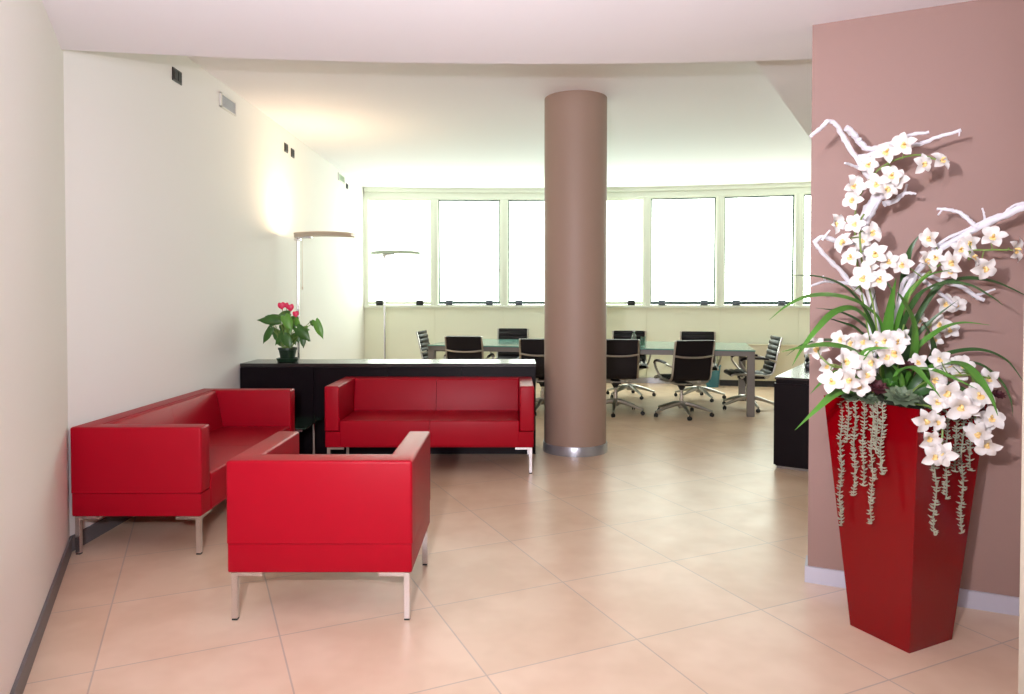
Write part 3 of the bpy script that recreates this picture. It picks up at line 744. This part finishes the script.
# ---- orchid sprays
def petal(bm, ang, L, w, lift, base=.004):
    d = Vector((sin(ang), 0, cos(ang))); s = Vector((d.z, 0, -d.x)); n = Vector((0, -1, 0)); N = 6; rows = []
    for i in range(N+1):
        u = i/N; ww = w*sin(pi*min(1, (u*.86+.12)))**.75*(1 if u < 1 else .5)
        c = d*(base+L*u) + n*(lift*L*sin(u*pi*.55) - .012*u**3)
        rows.append([bm.verts.new(c - s*ww + n*ww*.28), bm.verts.new(c-s*ww*.5+n*ww*.02), bm.verts.new(c), bm.verts.new(c+s*ww*.5+n*ww*.02), bm.verts.new(c + s*ww + n*ww*.28)])
    for i in range(N):
        for k in range(4): bm.faces.new((rows[i][k], rows[i][k+1], rows[i+1][k+1], rows[i+1][k]))
def flower_mesh(lift, seed):
    rnd = random.Random(seed); b = B()
    for a in (0, 68, -68, 140, -140):
        petal(b, R(a+rnd.uniform(-9, 9)), .044*rnd.uniform(.92, 1.08), .0172*rnd.uniform(.9, 1.15), lift*rnd.uniform(.7, 1.3))
    me = bpy.data.meshes.new('flower'); b.to_mesh(me); b.free(); me.materials.append(M['petal'])
    for p in me.polygons: p.use_smooth = True
    return me
def lip_mesh():
    b = B()
    for a in (180, 150, 210): petal(b, R(a), .016, .007, .9, 0)
    tube(b, [(0, 0, .002), (0, -.014, .006), (0, -.020, .000)], [.005, .0045, .003], 8)
    me = bpy.data.meshes.new('lip'); b.to_mesh(me); b.free(); me.materials.append(M['lip'])
    for p in me.polygons: p.use_smooth = True
    return me
FM = [flower_mesh(l, 30+i) for i, l in enumerate((.15, .3, .5, .7, .35))]; LM = lip_mesh()
def spray(label, stem, flowers):
    w = catmull([P(*p) for p in stem], 8)
    t = thing('orchid_spray', label, 'orchid', w[0], 0, 'white orchid sprays in the planter')
    b = B(); tube(b, [rel(t, p) for p in w], .0035, 8); obj('stem', b, 'stem', t, True)
    for f in flowers:
        x, y, Y = f[:3]; sc = (f[3] if len(f) > 3 else 1.)*.9
        c = P(x, y, Y)
        yaw = f[4] if len(f) > 4 else random.uniform(-45, 45); pit = random.uniform(-30, 20); roll = random.uniform(-35, 35)
        o = bpy.data.objects.new('flower', random.choice(FM)); C.objects.link(o); o.parent = t
        o.location = rel(t, c)
        o.rotation_euler = (Matrix.Rotation(R(yaw)-.45, 3, 'Z') @ Matrix.Rotation(R(pit), 3, 'X') @ Matrix.Rotation(R(roll), 3, 'Y')).to_euler()
        o.scale = (sc, sc, sc)
        l = bpy.data.objects.new('lip', LM); C.objects.link(l); l.parent = o; l.location = (0, -.002, 0)
        near = min(w, key=lambda p: (p-c).length)
        back = o.rotation_euler.to_matrix() @ Vector((0, .012, 0))
        b = B(); tube(b, [rel(t, p) for p in catmull([near, (near+c)/2+Vector((0, .01, .008)), c+back, c], 4)], .002, 6); obj('pedicel', b, 'stem', t, True)
    return t
spray('topmost orchid spray, white flowers among the upper forked branch', [(880, 398, 2.72), (868, 330, 2.74), (858, 270, 2.72), (855, 215, 2.70), (866, 185, 2.67), (885, 165, 2.64), (915, 155, 2.62), (938, 160, 2.60)], [
    (853, 187, 2.64, 1.0, 25), (853, 200, 2.66, 1.0), (868, 165, 2.62, .95), (886, 153, 2.60, 1.1), (905, 145, 2.58, 1.1), (891, 176, 2.58, 1.05), (899, 180, 2.62, .9), (876, 184, 2.62, 1.0), (886, 190, 2.60, 1.0), (923, 164, 2.60, .95), (941, 161, 2.58, 1.0)])
spray('orchid spray crowding the left branch midway up', [(882, 398, 2.70), (878, 340, 2.68), (872, 300, 2.66), (862, 262, 2.66), (860, 225, 2.64), (864, 214, 2.62)], [
    (834, 224, 2.66, .95, 50), (855, 224, 2.62, .9), (871, 233, 2.60, 1.0), (844, 243, 2.60, 1.05), (851, 258, 2.58, 1.0), (876, 254, 2.58, 1.1), (889, 261, 2.62, .9), (863, 278, 2.57, 1.15), (880, 280, 2.58, 1.1), (870, 268, 2.62, .9), (862, 240, 2.66, .9)])
spray('orchid spray under the thick right-hand branch', [(894, 398, 2.72), (903, 330, 2.70), (912, 290, 2.68), (935, 268, 2.62), (965, 252, 2.58), (990, 250, 2.54), (1008, 250, 2.50)], [
    (903, 265, 2.62, 1.0), (930, 238, 2.64, 1.0), (925, 262, 2.62, 1.1), (936, 258, 2.60, .9), (953, 262, 2.56, 1.1), (960, 250, 2.58, .9), (971, 243, 2.62, .9), (972, 258, 2.56, .95, 70), (984, 268, 2.52, 1.1), (993, 238, 2.54, 1.05), (1014, 250, 2.48, 1.1, 60), (950, 272, 2.60, .85)])
spray('small orchid spray behind leaves at the back right of planter', [(900, 398, 2.86), (915, 360, 2.86), (928, 330, 2.86), (945, 306, 2.84)], [
    (945, 304, 2.84, 1.0), (956, 306, 2.84, .9), (941, 325, 2.82, 1.0), (950, 330, 2.84, .9), (921, 322, 2.86, .8), (934, 340, 2.82, .9)])
spray('orchid spray spreading left at the planter rim, nearest flowers', [(878, 402, 2.62), (868, 385, 2.58), (852, 370, 2.54), (832, 366, 2.50), (820, 356, 2.52)], [
    (818, 350, 2.60, 1.1), (826, 366, 2.60, .8), (845, 362, 2.50, 1.15), (832, 382, 2.46, 1.1), (851, 380, 2.46, 1.1), (866, 374, 2.48, 1.0), (873, 362, 2.48, 1.15), (886, 356, 2.52, 1.0), (896, 353, 2.50, 1.2), (860, 386, 2.50, .9)])
spray('orchid spray in a row behind the left rim flowers', [(880, 400, 2.76), (872, 370, 2.74), (862, 352, 2.72), (842, 340, 2.68)], [
    (841, 340, 2.66, .9), (852, 343, 2.66, 1.0), (864, 341, 2.64, 1.0), (875, 345, 2.66, 1.0), (886, 341, 2.64, 1.05), (904, 336, 2.70, .8), (897, 342, 2.62, 1.0)])
spray('orchid spray spreading right at the planter rim', [(902, 402, 2.64), (920, 385, 2.60), (940, 378, 2.56), (965, 375, 2.54), (990, 378, 2.54)], [
    (919, 362, 2.62, .9), (940, 359, 2.62, 1.0), (950, 365, 2.62, .9), (962, 366, 2.60, 1.0), (960, 374, 2.60, .8), (933, 380, 2.54, 1.15), (990, 378, 2.56, 1.05), (980, 396, 2.48, 1.25)])
spray('pair of large orchids drooping over the planter front corner', [(905, 402, 2.60), (925, 398, 2.52), (945, 396, 2.46), (962, 404, 2.43)], [
    (947, 392, 2.42, 1.22, 10), (937, 402, 2.44, 1.0), (961, 406, 2.40, 1.25, 0), (972, 408, 2.42, .9)])
spray('orchid spray hanging down the front corner of planter', [(915, 404, 2.52), (932, 408, 2.45), (942, 425, 2.43), (941, 450, 2.42)], [
    (925, 420, 2.40, 1.1, 30), (937, 422, 2.41, .8), (929, 438, 2.40, .95, 20), (934, 456, 2.38, 1.0, 20), (943, 454, 2.39, 1.15, -20)])
spray('orchid spray hanging down the right side of planter', [(925, 404, 2.60), (955, 402, 2.54), (970, 410, 2.52), (983, 430, 2.50), (985, 442, 2.50)], [
    (991, 419, 2.48, 1.1), (980, 434, 2.46, 1.15), (988, 444, 2.47, 1.1), (972, 430, 2.50, .7), (984, 424, 2.50, .9)])

# ---- trailing succulents
def strand(top, y_end, wob, label):
    top = (top[0], top[1], top[2]-.038)
    p0 = P(*top); dz = P(top[0], y_end, top[2]).z; n = int((p0.z-dz)/.012)+2
    t = thing('trailing_succulent', label, 'succulent', p0, 0, 'grey-green trailing succulents over the planter rim')
    toward = Vector((pcn.x, pcn.y, 0))-p0; toward.z = 0; toward.normalize()
    path = [p0 + toward*.05 + Vector((0, 0, -.005)), p0 + toward*.02 + Vector((0, 0, .008))]
    for i in range(n): path.append(Vector((p0.x+wob*sin(i*.35), p0.y, p0.z-.012*i)))
    b = B(); tube(b, [rel(t, p) for p in path], .0022, 6); obj('stem', b, 'trail', t, True)
    b = B()
    for i in range(2, len(path)):
        for k in range(4):
            a = random.uniform(0, 2*pi); L = random.uniform(.010, .019); p = rel(t, path[i])
            d = Vector((cos(a), sin(a), random.uniform(-.1, .7))).normalized()
            tube(b, [p, p+d*L*.5, p+d*L+Vector((0, 0, .002))], [.0022, .003, .0008], 5)
    obj('foliage', b, 'trail', t, True)
LB = ' grey-green trailing strand on the planter front face'
strand((841.5, 402, 2.80), 523, .004, 'leftmost long' + LB)
strand((855, 402, 2.71), 493, .003, 'second from left' + LB)
strand((848, 402, 2.745), 440, .003, 'shortest' + LB + ', second strand in')
strand((864, 403, 2.655), 484, .003, 'middle' + LB)
strand((872.5, 404, 2.61), 523, .004, 'long' + LB + ', second from its right')
strand((882, 405, 2.56), 472, .004, 'rightmost' + LB)
strand((877, 404, 2.58), 450, .003, 'short' + LB + ' tucked beside the rightmost long one')
LB = ' trailing strand on the planter right-hand face'
strand((936, 414, 2.51), 534, .005, 'longest left-hand grey' + LB)
strand((947, 412, 2.54), 498, .003, 'grey' + LB + ', beneath the big orchids')
strand((963, 412, 2.585), 532, .004, 'long rightmost-but-one grey' + LB)
strand((971, 412, 2.61), 470, .003, 'short rightmost grey' + LB)
strand((956, 412, 2.56), 470, .003, 'short grey middle' + LB)

# ---- rosettes and maroon cones
def rosette(c, r, label, mm='rosette', name='succulent_rosette', cat='succulent', tip=.25):
    t = thing(name, label, cat, c); t.rotation_euler = (R(30), R(random.uniform(-12, 12)), random.uniform(-.3, .3))
    b = B()
    for ring, (nn, rr, el) in enumerate(((11, 1., .12), (10, .85, .45), (8, .62, .85), (5, .38, 1.25))):
        for k in range(nn):
            a = 2*pi*k/nn+ring*.4; d = Vector((cos(a)*cos(el), sin(a)*cos(el), sin(el)))
            s = Vector((-sin(a), cos(a), 0)); up = s.cross(d)*-1; L = r*rr; w = r*.26
            v = [b.verts.new(d*L*.1), b.verts.new(d*L*.6+s*w), b.verts.new(d*L), b.verts.new(d*L*.6-s*w), b.verts.new(d*L*.6-up*w*.4)]
            for q in ((0, 1, 4), (1, 2, 4), (2, 3, 4), (3, 0, 4), (0, 3, 2, 1)): b.faces.new([v[j] for j in q])
    obj('rosette_leaves', b, mm, t)
    b = B(); lathe(b, [(.004, -.004), (r*.12, 0), (r*.08, r*.2)], 12); obj('core', b, mm, t, True)
rosette(P(901, 398, 2.47), .062, 'green rosette succulent at the middle of planter front rim')
rosette(P(868, 399, 2.56), .040, 'small green rosette behind the front trailing strands')
rosette(P(876, 388, 2.55), .050, 'maroon spiky cone left of the rosette on planter rim', 'cone', 'decorative_cone', 'cone')
rosette(P(908, 367, 2.60), .035, 'maroon cone behind the middle of the planter', 'cone', 'decorative_cone', 'cone')
rosette(P(998, 395, 2.56), .028, 'maroon cone at the far right of the arrangement', 'cone', 'decorative_cone', 'cone')
rosette(P(980, 412, 2.56), .035, 'maroon cone behind the right hanging orchids', 'cone', 'decorative_cone', 'cone')

rosette(P(925, 404, 2.50), .045, 'green rosette succulent by the planter front corner behind orchids')
rosette(P(850, 396, 2.70), .040, 'green rosette under the left rim orchids')
rosette(P(889, 386, 2.60), .042, 'dark green rosette behind the middle front rosette', 'anth')

# ------------------------------------------------------------------ light
wd = bpy.data.worlds.new('world'); SC.world = wd; wd.use_nodes = True
bg = wd.node_tree.nodes['Background']; bg.inputs['Color'].default_value = (.95, 1.0, .92, 1); bg.inputs['Strength'].default_value = 8.3
def area(name, loc, target, sx, sy, power, col, portal=False, spread=pi):
    l = bpy.data.lights.new(name, 'AREA'); l.shape = 'RECTANGLE'; l.size = sx; l.size_y = sy; l.energy = power; l.color = col; l.spread = spread
    o = bpy.data.objects.new(name, l); C.objects.link(o); o.location = loc
    o.rotation_euler = (Vector(target)-Vector(loc)).to_track_quat('-Z', 'Y').to_euler()
    if portal: l.cycles.is_portal = True
    return o
for i in range(7):
    m_ = (pt[i]+pt[i+1])/2; d = (pt[i+1]-pt[i]).normalized(); n_ = Vector((-d.y, d.x))
    o = area('window_portal', (m_.x+n_.x*.22, m_.y+n_.y*.22, (ZS+ZT)/2), (m_.x-n_.x, m_.y-n_.y, (ZS+ZT)/2), 1.15, 1.8, 1, (1, 1, 1), True)
# unseen fill lights added behind the lens to brighten the lobby
area('lobby_overhead_fill', (-1.2, -1.2, 2.52), (-1.0, -.9, 0), 1.6, 1.2, 8, (.95, .93, 1))  # added soft fill from overhead, no fixture there
area('lobby_bounce_fill', (-.25, -.2, 1.75), (-.4, 1.0, 2.57), .5, .3, 75, (.86, .84, 1))  # added to lift the near ceiling by bounce, no fixture there
# the photographer's flash, a little above and left of the lens
area('camera_flash', (-.36, .0, 1.55), (.1, 4, 2.5), .08, .05, 70, (.99, .94, 1), False, R(125))
# uplighter bulb of the lit floor lamp
area('floor_lamp_bulb', (-2.08+.15, 6.92, 1.975), (-2.15, 6.95, 3.0), .25, .12, 11, (1, .70, .42))

SC.view_settings.view_transform = 'Standard'; SC.view_settings.look = 'None'
SC.view_settings.gamma = 1; SC.view_settings.exposure = 0; SC.view_settings.use_curve_mapping = False
SC.cycles.use_denoising = True
SC.cycles.max_bounces = 10; SC.cycles.diffuse_bounces = 6; SC.cycles.transparent_max_bounces = 12
SC.cycles.caustics_reflective = False; SC.cycles.caustics_refractive = False
SC.cycles.sample_clamp_indirect = 6
